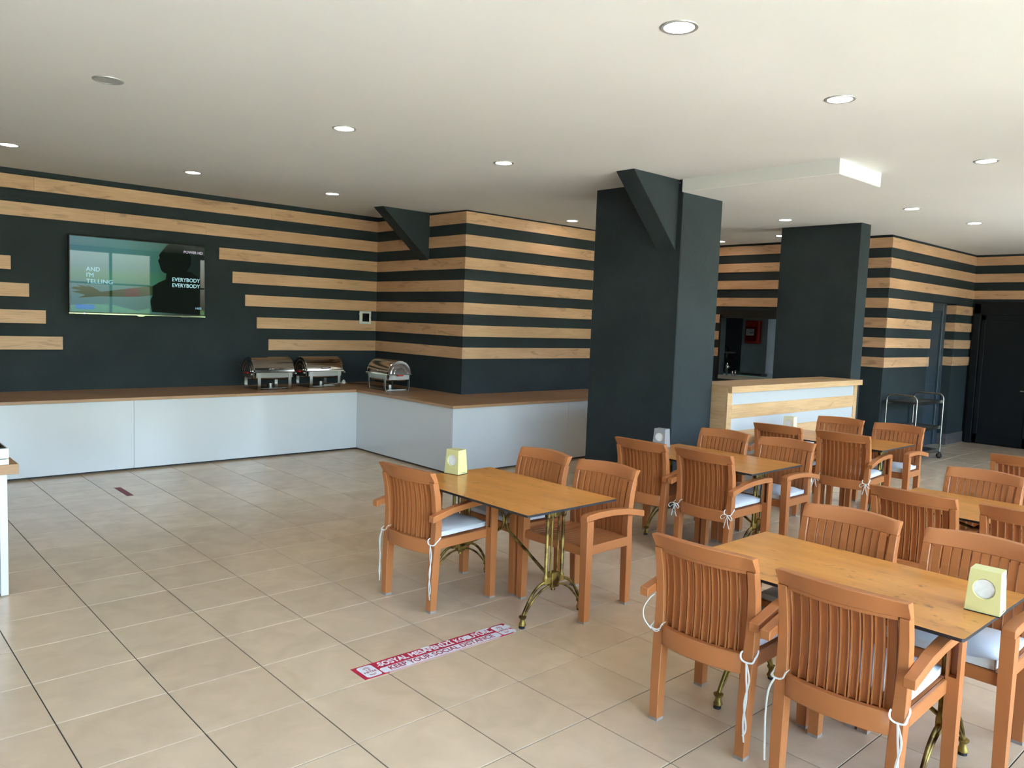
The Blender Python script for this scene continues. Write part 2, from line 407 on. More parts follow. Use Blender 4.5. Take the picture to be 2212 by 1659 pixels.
# kitchen wall with serving hatch
RST = [3.085 - .2755 * i for i in range(7)]; RH = .14
HY0, HY1, HZ0, HZ1 = 5.75, 7.305, .985, 1.93
k_ = MB(); X0, X1 = XK, XK + .14
k_.box(X0, X1, HY1, YP, 0, 3.2).box(X0, X1, 5.0, HY0, 0, 3.2).box(X0, X1, HY0, HY1, 0, HZ0 - .06).box(X0, X1, HY0, HY1, HZ1, 3.2)
wk = struct(k_.build('wall_kitchen', 'wall'), 'dark striped wall with a serving hatch into the kitchen')
for i, t in enumerate(RST):
    if i < 4: stripe(wk, XK - SD, XK, 5.0, YP - SD, t, RH)
    else: stripe(wk, XK - SD, XK, HY1 + .035, YP - SD, t, RH)
hs = MB().box(XK - .02, XK + .16, HY0, HY1, HZ0 - .06, HZ0).build('hatch_sill', plain('hatch_sill', (.34, .31, .27), .4), wk, bevel=.003)
hf = MB().box(XK - .012, XK + .03, HY1 - .005, HY1 + .03, HZ0 - .06, HZ1 + .05).box(XK - .012, XK + .03, HY0, HY1 + .03, HZ1, HZ1 + .13).build('hatch_frame', 'black', wk)
# entry wall
e_ = MB(); YD = 4.74
e_.box(XE, 12.70, YE, 5.05, 0, 3.2).box(12.70, 13.74, YE, 5.05, 2.285, 3.2).box(13.74, XR + .1, YE, 5.05, 0, 3.2).box(12.70, 13.74, YD + .08, 5.05, 0, 2.285)
we = struct(e_.build('wall_entry', 'wall'), 'dark striped wall with a recessed doorway behind the trolley')
for i, t in enumerate(RST):
    stripe(we, XE - SD, XE, YE - SD, 5.0, t, RH)
    if i < 3: stripe(we, XE, XR, YE - SD, YE, t, RH)
    else:
        stripe(we, XE, 12.725, YE - SD, YE, t, RH)
        stripe(we, 13.72, XR, YE - SD, YE, t, RH); stripe(we, 13.74 - SD, 13.74, YE, YE + .133, t, RH)
sk = struct(MB().box(13.725, XR, YE - .015, YE, 0, .18).box(13.725, 13.74, YE, YE + .133, 0, .18).build('baseboard_entry', 'stone', bevel=.002), 'grey veined stone skirting beside the black door')
d2 = MB().box(12.70, 13.74, YD, YD + .08, 0, 2.285)
dd = struct(d2.build('door_2', 'door2'), 'slate blue door set back in the striped wall')
for z0, z1 in ((.22, 1.0), (1.12, 2.05)):
    MB().box(12.85, 13.52, YD - .012, YD, z0, z1).build('door_panel', 'door2', dd, bevel=.008)
MB().box(13.60, 13.74, YD - .035, YD, 0, 2.285).box(12.70, 13.60, YD - .035, YD, 2.16, 2.285).build('door_frame', 'door2', dd, bevel=.004)
wr = struct(MB().box(XR, XR + .12, WY - .1, YE, 0, 3.2).build('wall_right', 'wall'), 'dark right wall with the black door')
for t in RST[:3]: stripe(wr, XR - SD, XR, WY, YE - SD, t, RH)
d1 = struct(MB().box(XR - .035, XR, 2.62, 4.50, .01, 2.30).build('door_1', 'door'), 'black double door with recessed panels')
for y0, y1 in ((3.58, 4.40), (2.72, 3.54)):
    lf = MB()
    lf.box(XR - .055, XR - .035, y0, y0 + .10, .02, 2.13).box(XR - .055, XR - .035, y1 - .06, y1, .02, 2.13).box(XR - .055, XR - .035, y0, y1, .02, .17).box(XR - .055, XR - .035, y0, y1, 2.05, 2.13)
    lfo = lf.build('door_leaf', 'door', d1, bevel=.003)
    MB().tube([(XR - .055, y0 + .05, .93), (XR - .10, y0 + .05, .93), (XR - .10, y0 + .17, .93)], .009, 8).build('door_handle', 'steel_brushed', lfo, smooth=40)
MB().box(XR - .06, XR - .03, 4.42, 4.52, 0, 2.32).box(XR - .06, XR - .03, 2.6, 2.70, 0, 2.32).box(XR - .06, XR - .03, 2.6, 4.52, 2.15, 2.34).build('door_frame', 'door', d1, bevel=.004)
struct(MB().box(XL - .12, XL, WY - .1, YB, 0, 3.2).build('wall_left', 'wall'), 'dark wall at the far left end of the hall')

# glazed wall behind the camera
wf = MB().box(XL - .1, XR + .1, WY - .10, WY, 3.0, 3.2).build('window_1', 'frame'); struct(wf, 'tall glazed wall with dark frames')
step = .97; mulls = [5.50 + step * k for k in range(-9, 10)]
GX = 12.4      # glazing cut short here by an added wall, to dim the right side
mulls = [x for x in mulls if XL < x < GX - .4 and not 6.4 < x < 7.6] + [6.42, 7.56]; mulls.sort()
for k, x in enumerate(mulls):
    w = .045 if (k % 3) == 1 else .026
    MB().box(x - w, x + w, WY - .08, WY - .01, 0, 3.0).build('mullion', 'frame', wf)
ed = [XL] + mulls + [GX]
for a, b in zip(ed, ed[1:]):
    if a > 6.4 and b < 7.6: continue
    MB().box(a, b, WY - .07, WY - .02, 2.25, 2.29).build('transom', 'frame', wf)
    MB().box(a, b, WY - .07, WY - .02, 0, .05).build('bottom_rail', 'frame', wf)
    for z0, z1 in ((.05, 2.25), (2.29, 3.0)): MB().box(a, b, WY - .048, WY - .042, z0, z1).build('pane', 'glass', wf)
struct(MB().box(6.42, 7.56, WY - .1, WY, 0, 3.2).box(GX, XR + .1, WY - .1, WY, 0, 3.2).build('wall_front_added', 'wall'), 'unseen dark pier and end wall added to darken the screen reflection and limit daylight')  # added out of view: pier darkens screen reflection, end wall cuts daylight on right
# terrace and garden outside
struct(MB().box(-14, 26, -9.0, WY - .1, -.2, -.02).box(-14, XL - .1, WY - .1, 12, -.2, -.02).build('terrace', 'terrace'), 'pale paved terrace outside the glazing')
struct(MB().box(-30, 42, -40, -9.0, -.22, -.03).build('lawn', 'lawn'), 'green lawn beyond the terrace')
hm = MB(); nx = 60
rings = []
for i in range(nx):
    x = -18 + i * 1.0; ring = []
    for j in range(10):
        a = math.pi * j / 9
        rr = 1 + .25 * random.random()
        ring.append((x, -17 + 1.1 * math.cos(a) * rr, max(0, 1.5 * math.sin(a) * rr) + (-.1 if j in (0, 9) else 0)))
    rings.append(ring)
hm.loft(rings); ho = hm.build('hedge', 'leaf', smooth=60); tag(ho, 'clipped green hedge across the lawn outside the glazing', 'hedge', kind='stuff')

# kitchen behind the hatch
struct(MB().box(14.8, 14.9, 5.05, 9.99, 0, 3.2).box(XK + .14, 14.8, 9.9, 9.99, 0, 3.2).build('wall_kitchen_back', 'kitchen_wall'), 'dark kitchen walls seen through the hatch')
mc = struct(MB().box(12.9, 13.19, 7.37, 7.885, 0, 3.2).build('wall_kitchen_column', 'marble'), 'pale marble tiled kitchen column carrying the red box')
# ------------------------------------------------------------------ buffet counter
ZT = .785; TT = .032
def rel(mb, o):      # shift world vertices into the thing's frame
    mb.v = [(x - o.location.x, y - o.location.y, z - o.location.z) for x, y, z in mb.v]; return mb
XC, YC, YF = 5.345, 8.85, 6.815
PZ0, PZ1 = .022, ZT - TT - .002
def run(label, loc, body, plinth, panels):
    t = thing('buffet_counter', label, 'counter', loc)
    rel(MB().box(*body, .05, ZT - TT), t).build('body', 'gloss_white', t)
    rel(MB().box(*plinth, 0, .05), t).build('plinth', 'black', t)
    for p in panels: rel(MB().box(*p, PZ0, PZ1), t).build('front_panel', 'gloss_white', t, bevel=.001)
cutx = [XL + .01, -.9, .86, 2.617, XC + .019]
run('white gloss buffet counter along the television wall', (1.2, 9.35, 0), (XL + .01, XC + .019, YC + .02, YB - .002), (XL + .01, XC + .019, YC + .06, YC + .2),
    [(a + .0012, b - .0012, YC, YC + .019) for a, b in zip(cutx, cutx[1:])])
run('white gloss buffet counter along the recess side wall', (5.8, 8.7, 0), (XC + .021, XS - .002, YP + .001, YB - .002), (XC + .06, XC + .2, YP + .001, YB - .002),
    [(XC, XC + .02, YP + .001, YC - .001)])
run('white gloss buffet counter wrapping the projecting striped corner', (7.0, 7.3, 0), (XC + .021, 8.6, YF + .02, YP - .002), (XC + .06, 8.6, YF + .06, YF + .2),
    [(XC, XC + .02, YF + .019, YP), (XC + .0012, 7.1988, YF, YF + .018), (7.2012, 8.5988, YF, YF + .018)])
wt = thing('buffet_worktop', 'oak worktop lying on the long white buffet counter', 'worktop', (5.357, 8.843, ZT - TT))
ov = .022
for bx in ((XL, .9, YC - ov, YB), (.9, 3.72, YC - ov, YB), (3.72, XC - ov, YC - ov, YB)):
    rel(MB().box(bx[0] + .0006, bx[1] - .0006, bx[2], bx[3] - .001, ZT - TT, ZT), wt).build('worktop_segment', 'worktop', wt, bevel=.0015)
rel(MB().box(XC - ov, XS - .001, 7.58, YB - .001, ZT - TT, ZT), wt).build('worktop_segment', 'worktop', wt, bevel=.0015)
cor = MB(); cor.prism([(XC - ov, YF - ov), (8.6, YF - ov), (8.6, YP - .001), (XS - .001, YP - .001), (XS - .001, 7.5788), (XC - ov, 7.5788)], 'z', ZT - TT, ZT)
rel(cor, wt).build('worktop_segment', 'worktop', wt, bevel=.0015)

# island counter at the left edge
ic = thing('island_counter', 'white panelled island counter with oak top carrying white trays', 'counter', (-.4, 5.8, 0))
rel(MB().box(-1.8, .838, 5.36, 6.26, .02, .738), ic).build('body', 'gloss_white', ic)
rel(MB().box(.84, .880, 5.352, 6.27, .006, .738), ic).build('side_panel', 'gloss_white', ic, bevel=.002)
rel(MB().box(-1.7, .8, 5.40, 6.2, 0, .02), ic).build('plinth', 'black', ic)
rel(MB().box(-1.85, .935, 5.325, 6.32, .738, .797), ic).build('worktop', 'worktop', ic, bevel=.002)
for k, (z0, hh, lb) in enumerate(((.797, .032, 'lower white tray under another on the island counter'), (.833, .060, 'upper white tray with black lined inside on the island counter'))):
    t = thing('serving_tray', lb, 'tray', (.60, 5.62, z0), group='stacked white trays')
    w, d = .287, .29
    MB().box(-w, w, -d, -d + .012, 0, hh).box(-w, w, d - .012, d, 0, hh).box(-w, -w + .012, -d + .012, d - .012, 0, hh).box(w - .012, w, -d + .012, d - .012, 0, hh).box(-w + .012, w - .012, -d + .012, d - .012, 0, .006).build('tray_wall', 'white_plastic', t, bevel=.002)
    MB().box(-w + .013, w - .013, -d + .013, -d + .024, .007, hh + .004).box(-w + .013, w - .013, d - .024, d - .013, .007, hh + .004).box(-w + .013, -w + .024, -d + .024, d - .024, .007, hh + .004).box(w - .024, w - .013, -d + .024, d - .024, .007, hh + .004).box(-w + .024, w - .024, -d + .024, d - .024, .007, .012).build('lining', 'black', t)

# ------------------------------------------------------------------ bar
bar = thing('bar_counter', 'oak and white striped bar counter between column and pillar', 'bar', (8.2, 4.5, 0))
BX0, BX1, BY0, BY1 = 6.80, 9.70, 4.275, 4.74
rel(MB().box(BX0 + .03, BX1 - .03, BY0 + .02, BY1, .0, 1.16), bar).build('body', 'gloss_white', bar)
rel(MB().box(BX0, BX0 + .03, BY0 + .02, BY1 + .01, 0, 1.16), bar).build('side_panel', 'bar_wood', bar, bevel=.001)
rel(MB().box(BX1 - .03, BX1, BY0 + .02, BY1 + .01, 0, 1.16), bar).build('side_panel', 'bar_wood', bar, bevel=.001)
rel(MB().box(BX0, BX0 + .085, BY0, BY0 + .0195, 0, 1.16), bar).build('stile', 'bar_wood', bar, bevel=.001)
rel(MB().box(BX1 - .085, BX1, BY0, BY0 + .0195, 0, 1.16), bar).build('stile', 'bar_wood', bar, bevel=.001)
z = 1.118; k = 0
while z > .05:
    z1 = max(z - (.128 if k % 2 == 0 else .140), 0.0)
    if k % 2 == 0: rel(MB().box(BX0 + .086, BX1 - .086, BY0 + .008, BY0 + .0195, z1, z), bar).build('white_band', 'bar_white', bar)
    else: rel(MB().box(BX0 + .086, BX1 - .086, BY0, BY0 + .0195, z1, z), bar).build('wood_band', 'bar_wood', bar, bevel=.001)
    z = z1; k += 1
rel(MB().box(BX0 + .0, BX1 + .035, BY0 - .045, BY1 + .02, 1.16, 1.182), bar).build('top', 'bar_wood', bar, bevel=.0015)
rel(MB().box(BX0 + .0, BX1 + .035, BY0 - .045, BY0 - .006, 1.118, 1.1598), bar).build('apron', 'bar_wood', bar, bevel=.0015)

# ------------------------------------------------------------------ chairs
BK = ((.30, -.238), (.40, -.233), (.50, -.2265), (.60, -.2275), (.70, -.239), (.78, -.257), (.87, -.293))
def xrear(z):                           # rear edge of the stile: upright, then flaring back at the top
    for (z0, x0), (z1, x1) in zip(BK, BK[1:]):
        if z <= z1: return x0 + (x1 - x0) * max(0, (z - z0) / (z1 - z0))
    return BK[-1][1]
def xback(z, y=0):
    return xrear(z) + .022 - .036 * max(0, 1 - (y / .208) ** 2)
def rear_leg(s):
    rings = [[(-.245, s * .188, 0), (-.198, s * .188, 0), (-.198, s * .232, 0), (-.245, s * .232, 0)], [(-.244, s * .188, .2), (-.190, s * .188, .2), (-.190, s * .236, .2), (-.244, s * .236, .2)]]
    for z, d, yi in ((.40, .052, .190), (.50, .048, .195), (.60, .046, .199), (.70, .045, .202), (.7845, .043, .204)):
        x = xrear(z); rings.append([(x, s * yi, z), (x + d, s * yi, z), (x + d, s * .240, z), (x, s * .240, z)])
    return MB().loft(rings)
def front_leg(s):
    m = MB()
    def q(z, x0, x1, y0, y1, d):
        return [(x, s * y, z) for x, y in ((x0, y0), (x1, y0), (x1, y1), (x0, y1), (x0, y1 - .011), (x0 + d, y1 - .011), (x0 + d, y0 + .009), (x0, y0 + .009))]
    return m.loft([q(0, .206, .252, .240, .284, .0004), q(.2, .203, .254, .238, .284, .0004), q(.455, .200, .257, .234, .284, .0004), q(.4555, .200, .257, .234, .284, .036), q(.606, .200, .258, .233, .284, .036)])
def arm(s):
    rings = []
    for x, zt, zb, yi, yo in ((.260, .636, .604, .233, .284), (.235, .645, .606, .233, .284), (.15, .650, .612, .234, .284), (.02, .647, .611, .236, .284), (-.12, .634, .598, .238, .284), (-.22, .614, .577, .2405, .284), (-.288, .600, .562, .2405, .284)):
        rings.append([(x, s * yi, zb), (x, s * yi, zt), (x, s * yo, zt), (x, s * yo, zb)])
    return MB().loft(rings)
NSL = 10; SP = .0388
def slat(i):
    yc = (i - (NSL - 1) / 2) * SP; w = .0157
    rings = []
    for z in (.432, .52, .61, .70, .785):
        x = xback(z, yc) + .021
        prof = [(x + .005, yc - w), (x + .005, yc + w), (x - .0150, yc + w), (x - .0150, yc + w - .0024), (x, yc + w - .0024), (x, yc - w + .0024), (x - .0150, yc - w + .0024), (x - .0150, yc - w)]
        rings.append([(a, b, z) for a, b in prof])
    return MB().loft(rings)
def rail(zs, th0, th1, n=10, ymax=.203, arch=0, off=0.0):
    rings = []
    for i in range(n + 1):
        y = -ymax + 2 * ymax * i / n
        k = 1 - (y / ymax) ** 2
        za, zb = zs[0], zs[1] + arch * k
        rings.append([(xback(za, y) + th1 + off, y, za), (xback(zb, y) + th1 + off, y, zb), (xback(zb, y) - th0 + off, y, zb), (xback(za, y) - th0 + off, y, za)])
    return MB().loft(rings)
def make_chair():
    t = thing('armchair', 'chair', 'chair')
    for s in (1, -1):
        lg = rear_leg(s).build('leg', 'chair', t, bevel=.003)
        a, b = sorted((s * .1875, s * .2325)); MB().box(-.2455, -.1975, a, b, 0.0, .013).build('foot_cap', 'cap', lg)
        lg = front_leg(s).build('leg', 'chair', t, bevel=.0016)
        a, b = sorted((s * .2395, s * .2845)); MB().box(.2055, .2525, a, b, 0.0, .011).build('foot_cap', 'cap', lg)
        arm(s).build('arm', 'chair', t, bevel=.0035)
    for i in range(NSL): slat(i).build('slat', 'chair', t)
    # top rail with the raised rim that frames the slats at the back
    rings = []; n = 16
    for i in range(n + 1):
        y = -.240 + .480 * i / n; k = max(0, 1 - (y / .22) ** 2); zt = .847 + .009 * k
        xr = xback(zt, y) - .022; xb = xback(.785, y) - .022
        rings.append([(xb + .043, y, .785), (xr + .041, y, zt), (xr, y, zt), (xr + .002, y, zt - .008), (xb + .006, y, .795), (xb + .008, y, .785)])
    MB().loft(rings).build('top_rail', 'chair', t, bevel=.0018, smooth=35)
    rim = rail((.772, .7848), .013, .017, ymax=.199)
    rim.build('rim', 'chair', t)
    rail((.352, .434), .022, .012, ymax=.192).build('rear_apron', 'chair', t, bevel=.004, smooth=40)
    # dished seat of grooved strips
    st = MB(); ns = 13
    def sz(x, y): return .443 - .012 * math.exp(-((x + .03) / .16) ** 2) * (1 - (y / .26) ** 2)
    for i in range(ns):
        y0 = -.225 + .45 * i / ns; y1 = -.225 + .45 * (i + 1) / ns
        if 0 < i: y0 += .0022
        if i < ns - 1: y1 -= .0022
        rings = []
        for x in (-.20, -.12, -.04, .06, .15, .205):
            z = sz(x, (y0 + y1) / 2)
            rings.append([(x, y0, z - .012), (x, y1, z - .012), (x, y1, z), (x, y0, z)])
        st.loft(rings)
    st.box(-.20, .205, -.225, .225, .409, .4185)
    st.build('seat', 'chair', t)
    sf = MB().box(.205, .237, -.234, .234, .392, .447)
    for s in (1, -1):
        a, b = sorted((s * .2255, s * .2425)); sf.box(-.192, .203, a, b, .384, .441)
    sf.build('seat_frame', 'chair', t, bevel=.004)
    return t
proto = make_chair()
def seat_at(x, y, deg, label, group=None):
    global proto
    if not seat_at.used: o = proto; seat_at.used = True
    else: o = copy_tree(proto)
    o.location = (x, y, 0); o.rotation_euler = (0, 0, R_(deg)); o['label'] = label
    if group: o['group'] = group
    elif 'group' in o: del o['group']
    return o
seat_at.used = False

def cushion_mesh(seed, crumple=0):
    rnd = random.Random(seed); m = MB(); nx, ny = 16, 16
    W_, D_, T = .205, .220, .056
    def pt(u, v, top):
        # superelliptic pillow
        e = max(abs(u), abs(v)) ** 6; cr = (abs(u) ** 5 + abs(v) ** 5)
        th = T * (1 - .40 * min(1, cr * .5 + .5 * cr ** 3)) + .004 * math.cos(3 * u) * math.cos(3 * v)
        k = 1 - .03 * (abs(u * v)) ** 3
        x, y = u * W_ * k + .028, v * D_ * k
        w = crumple * (.5 + .5 * math.sin(5 * u + 3 * v + seed)) * max(0, u)
        if top: return (x, y, .445 + th / 2 + th * .5 - .003 + w)
        return (x, y, .445 + (T - th) * .28)
    top = {}; bot = {}
    for i in range(nx + 1):
        for j in range(ny + 1):
            u = -1 + 2 * i / nx; v = -1 + 2 * j / ny
            u = math.copysign(1 - (1 - abs(u)) ** 1.6, u) if u else 0; v = math.copysign(1 - (1 - abs(v)) ** 1.6, v) if v else 0
            top[i, j] = len(m.v); m.v.append(pt(u, v, True)); bot[i, j] = len(m.v); m.v.append(pt(u, v, False))
    for i in range(nx):
        for j in range(ny):
            m.face([top[i, j], top[i + 1, j], top[i + 1, j + 1], top[i, j + 1]]); m.face([bot[i, j], bot[i, j + 1], bot[i + 1, j + 1], bot[i + 1, j]])
    for i in range(nx):
        m.face([top[i, 0], bot[i, 0], bot[i + 1, 0], top[i + 1, 0]]); m.face([top[i, ny], top[i + 1, ny], bot[i + 1, ny], bot[i, ny]])
        m.face([top[0, i], top[0, i + 1], bot[0, i + 1], bot[0, i]]); m.face([top[nx, i], bot[nx, i], bot[nx, i + 1], top[nx, i + 1]])
    return m.mesh('cushion', 'cushion', smooth=60)
def spline(pts, n=6):
    P = [Vector(p) for p in pts]; out = []
    for i in range(len(P) - 1):
        p0, p1, p2, p3 = P[max(i - 1, 0)], P[i], P[i + 1], P[min(i + 2, len(P) - 1)]
        for k in range(n):
            t = k / n
            out.append(.5 * ((2 * p1) + (p2 - p0) * t + (2 * p0 - 5 * p1 + 4 * p2 - p3) * t * t + (3 * p1 - p0 - 3 * p2 + p3) * t ** 3))
    out.append(P[-1]); return out
def tie_mesh(s, style):
    m = MB(); r = .0040
    def T(p): m.tube(spline(p), r, 6, flat=.45)
    zt = .415
    # loop round the rear leg from the cushion corner
    T([(-.165, s * .200, .462), (-.184, s * .234, .456), (-.202, s * .2455, .447), (-.225, s * .2460, .431), (-.246, s * .2450, zt + .003), (-.250, s * .215, zt), (-.249, s * .197, zt + .010), (-.240, s * .1925, .443), (-.212, s * .1925, .447), (-.172, s * .192, .458)])
    kx, ky = -.257, s * .226
    if style == 'hang':
        T([(kx, ky, zt), (kx - .006, ky + s * .006, .36), (kx - .003, ky + s * .012, .27), (kx - .006, ky + s * .004, .18), (kx - .002, ky + s * .010, .09)])
        T([(kx, ky, zt), (kx - .004, ky + s * .018, .35), (kx - .006, ky + s * .004, .25), (kx - .003, ky + s * .016, .15), (kx - .004, ky + s * .004, .115)])
    elif style == 'single':
        T([(kx, ky, zt), (kx - .004, ky + s * .02, .36), (kx - .003, ky + s * .026, .25), (kx - .004, ky + s * .018, .08)])
    elif style == 'up':
        T([(kx, ky + s * .01, zt), (kx - .004, ky + s * .045, .45), (kx - .004, ky + s * .05, .50), (kx + .02, ky + s * .03, .55), (kx + .06, ky + s * .02, .562)])
        T([(kx, ky, zt), (kx - .004, ky - s * .02, zt - .004), (kx - .002, ky - s * .035, zt + .006)])
    else:
        for q in (1, -1):
            T([(kx, ky, zt), (kx - .010, ky + q * .022, zt + .006), (kx - .012, ky + q * .046, zt - .012), (kx - .010, ky + q * .038, zt - .030), (kx - .006, ky + q * .014, zt - .012), (kx, ky, zt)])
            T([(kx, ky, zt), (kx - .008, ky + q * .010, zt - .05), (kx - .005, ky + q * .022, zt - .095)])
        m.lathe([(.001, -.006), (.006, -.004), (.007, 0), (.006, .004), (.001, .006)], kx, ky, zt, 8)
    return m.mesh('tie', 'tie', smooth=60)
CUSH = [cushion_mesh(1), cushion_mesh(2), cushion_mesh(5, .018)]
TIES = {}
def cushion(ch, label, k=0, left='bow', right='bow'):
    c = obj('seat_cushion', CUSH[k]); c.location = ch.location; c.rotation_euler = ch.rotation_euler
    tag(c, label, 'cushion', 'white seat cushions')
    for s, st in ((1, left), (-1, right)):
        if not st: continue
        if (s, st) not in TIES: TIES[s, st] = tie_mesh(s, st)
        obj('tie', TIES[s, st], c)
    return c

# ------------------------------------------------------------------ tables
TH, TW, TL = .703, .742, 1.178
def make_table():
    t = thing('dining_table', 'table', 'table')
    tp = MB()
    pol = rrect(-TW / 2, TW / 2, -TL / 2, TL / 2, .012, 4)
    tp.prism(pol, 'z', TH - .013, TH, 1)
    tp.m[-1] = 0
    tp.build('tabletop', ['table', 'edge'], t)
    for e in (1, -1):
        y = e * .44
        tr_ = MB()
        tr_.box(-.030, .030, y - .022, y + .022, .195, .285)
        tr_.lathe([(.0, -.0), (.012, .0), (.016, .008), (.010, .02)], 0, y, .172, 10)
        tr_.box(-.079, .079, y - .014, y + .014, .222, .262)
        to = tr_.build('lower_hub', 'brass', t, bevel=.004)
        ub = MB().box(-.079, .079, y - .014, y + .014, .622, .652).box(-.026, .026, y - .020, y + .020, .618, .69).box(-.30, .30, y - .018, y + .018, TH - .019, TH - .0132)
        ub.build('upper_bracket', 'brass', t, bevel=.003)
        for x, r in ((-.066, .0105), (.066, .0105), (-.027, .0062), (.027, .0062)):
            rd = MB()
            if r > .01:
                rd.lathe([(r, .235), (r * 1.5, .245), (r * 1.5, .262), (r, .268), (r, .612), (r * 1.6, .618), (r * 1.6, .640), (r * 1.1, .646), (r * 1.1, .658), (r * 1.7, .664), (r * 1.7, .672), (r, .678), (r, .689)], x, y, 0, 10)
            else: rd.lathe([(r, .25), (r, .64)], x, y, 0, 8)
            rd.build('rod', 'brass', to, smooth=40)
        for s in (1, -1):
            lg = MB()
            up = spline([(s * .060, y, .236), (s * .115, y, .222), (s * .170, y, .178), (s * .215, y, .112), (s * .236, y, .072)], 5)
            lo = spline([(s * .030, y, .205), (s * .085, y, .192), (s * .140, y, .160), (s * .190, y, .112), (s * .226, y, .072)], 5)
            lg.tube(up, .0088, 8); lg.tube(lo, .0065, 8)
            lo_ = lg.build('leg', 'brass', t, smooth=50)
            MB().lathe([(.016, .072), (.023, .068), (.022, .060), (.014, .052), (.015, .036), (.021, .024), (.021, .016), (.012, .011)], s * .238, y, 0, 12).build('foot', 'brass', lo_, smooth=40)
            MB().lathe([(.012, .0115), (.018, .009), (.018, .0)], s * .242, y, 0, 12).build('glide', 'rubber', lo_)
        sb = MB().tube(spline([(0, y - e * .018, .235), (0, y - e * .15, .305), (0, y - e * .30, .385), (0, y - e * .395, .435), (0, y - e * .428, .475), (0, y - e * .418, .53), (0, y - e * .36, .568), (0, y - e * .20, .605), (0, y - e * .02, .645)], 5), .0095, 8)
        sb.build('stretcher', 'brass', t, smooth=50)
    return t
tproto = make_table(); tused = False
TABLES = [(3.250, 3.580, 'rectangular oak topped table with pale yellow napkin box beside the floor sticker'),
          (3.335, 1.463, 'rectangular oak topped table with large yellow napkin box, four chairs close around it'),
          (5.458, 3.545, 'rectangular oak topped table with silver napkin box before the dark column'),
          (7.580, 3.495, 'rectangular oak topped table with cream napkin box before the striped bar'),
          (5.335, 1.459, 'rectangular oak topped table without a napkin box')]
for i, (x, y, lb) in enumerate(TABLES):
    o = tproto if i == 0 else copy_tree(tproto)
    o.location = (x, y, 0); o['label'] = lb; o['group'] = 'oak topped dining tables'

# ------------------------------------------------------------------ chair places
G = 'brown slatted armchairs at the tables'
ch = {}
def put(k, x, y, d, lb): ch[k] = seat_at(x, y, d, lb, G)
put('1L', 2.938, 3.875, 5.4, 'brown slatted armchair alone on its side of the table beside the floor sticker')
put('1A', 3.576, 3.838, 178.6, 'brown slatted armchair with cushion facing the buffet side of the sticker table')
put('1B', 3.576, 3.250, 181.6, 'brown slatted armchair without cushion at the table beside the floor sticker')
put('2A', 3.019, 1.822, 2.4, 'brown slatted armchair with one long hanging cord, back toward the open floor')
put('2B', 3.006, 1.228, 2.0, 'brown slatted armchair with arm under the table edge by the large yellow box')
put('2C', 3.658, 1.700, 181.8, 'brown slatted armchair across the big yellow box table from the long cord chair')
put('2D', 3.664, 1.112, 180, 'brown slatted armchair with crumpled cushion behind the large yellow napkin box')
put('3A', 5.136, 3.830, 1.4, 'brown slatted armchair without cushion right beside the silver napkin box')
put('3B', 5.136, 3.244, 0.6, 'brown slatted armchair with bow tied cushion at the silver box table')
put('3C', 5.780, 3.800, 180.6, 'brown slatted armchair between the dark column and the silver box table')
put('3D', 5.782, 3.205, 181.2, 'brown slatted armchair with white cushion opposite the bow tied chair at silver box table')
put('4A', 7.170, 3.797, 2.9, 'brown slatted armchair with back toward column, beside the cream napkin box')
put('4B', 7.215, 3.190, 5.0, 'brown slatted armchair with bow tied cushion at the cream box table')
put('4C', 7.908, 3.735, 183.2, 'brown slatted armchair standing right against the striped bar')
put('4D', 7.908, 3.140, 182.4, 'brown slatted armchair with crumpled cushion near the steel trolley')
put('5A', 5.014, 1.728, -1.2, 'brown slatted armchair with open slats at the table without a napkin box')
put('5B', 5.016, 1.140, 0, 'brown slatted armchair second along the near side of the bare table')
put('5C', 5.660, 1.715, 176.6, 'brown slatted armchair on the far side of the table without napkin box')
put('6A', 7.200, 1.730, 0, 'brown slatted armchair alone on the open floor in front of the black door')
cushion(ch['1L'], 'white seat cushion with two long hanging cords on the lone armchair', 0, 'hang', 'hang')
cushion(ch['1A'], 'white seat cushion under the pale yellow box table edge', 1, None, None)
cushion(ch['2A'], 'white seat cushion with one upward looped cord by the big yellow box table', 1, 'up', 'hang')
cushion(ch['2B'], 'thick white seat cushion in full view under the table arm near the large yellow box', 0, 'single', 'hang')
cushion(ch['2C'], 'white seat cushion half hidden beyond the large yellow box table', 1, None, None)
cushion(ch['2D'], 'crumpled white seat cushion behind the large yellow napkin box', 2, None, 'hang')
cushion(ch['3B'], 'white seat cushion tied with two bows at the silver box table', 1, 'bow', 'bow')
cushion(ch['3D'], 'white seat cushion facing the bows at the silver box table', 0, None, 'bow')
cushion(ch['4A'], 'white seat cushion beside the cream napkin box table', 1, None, None)
cushion(ch['4B'], 'white seat cushion tied with two bows at the cream box table', 0, 'bow', 'bow')
cushion(ch['4D'], 'crumpled white seat cushion on the chair near the steel trolley', 2, None, 'hang')

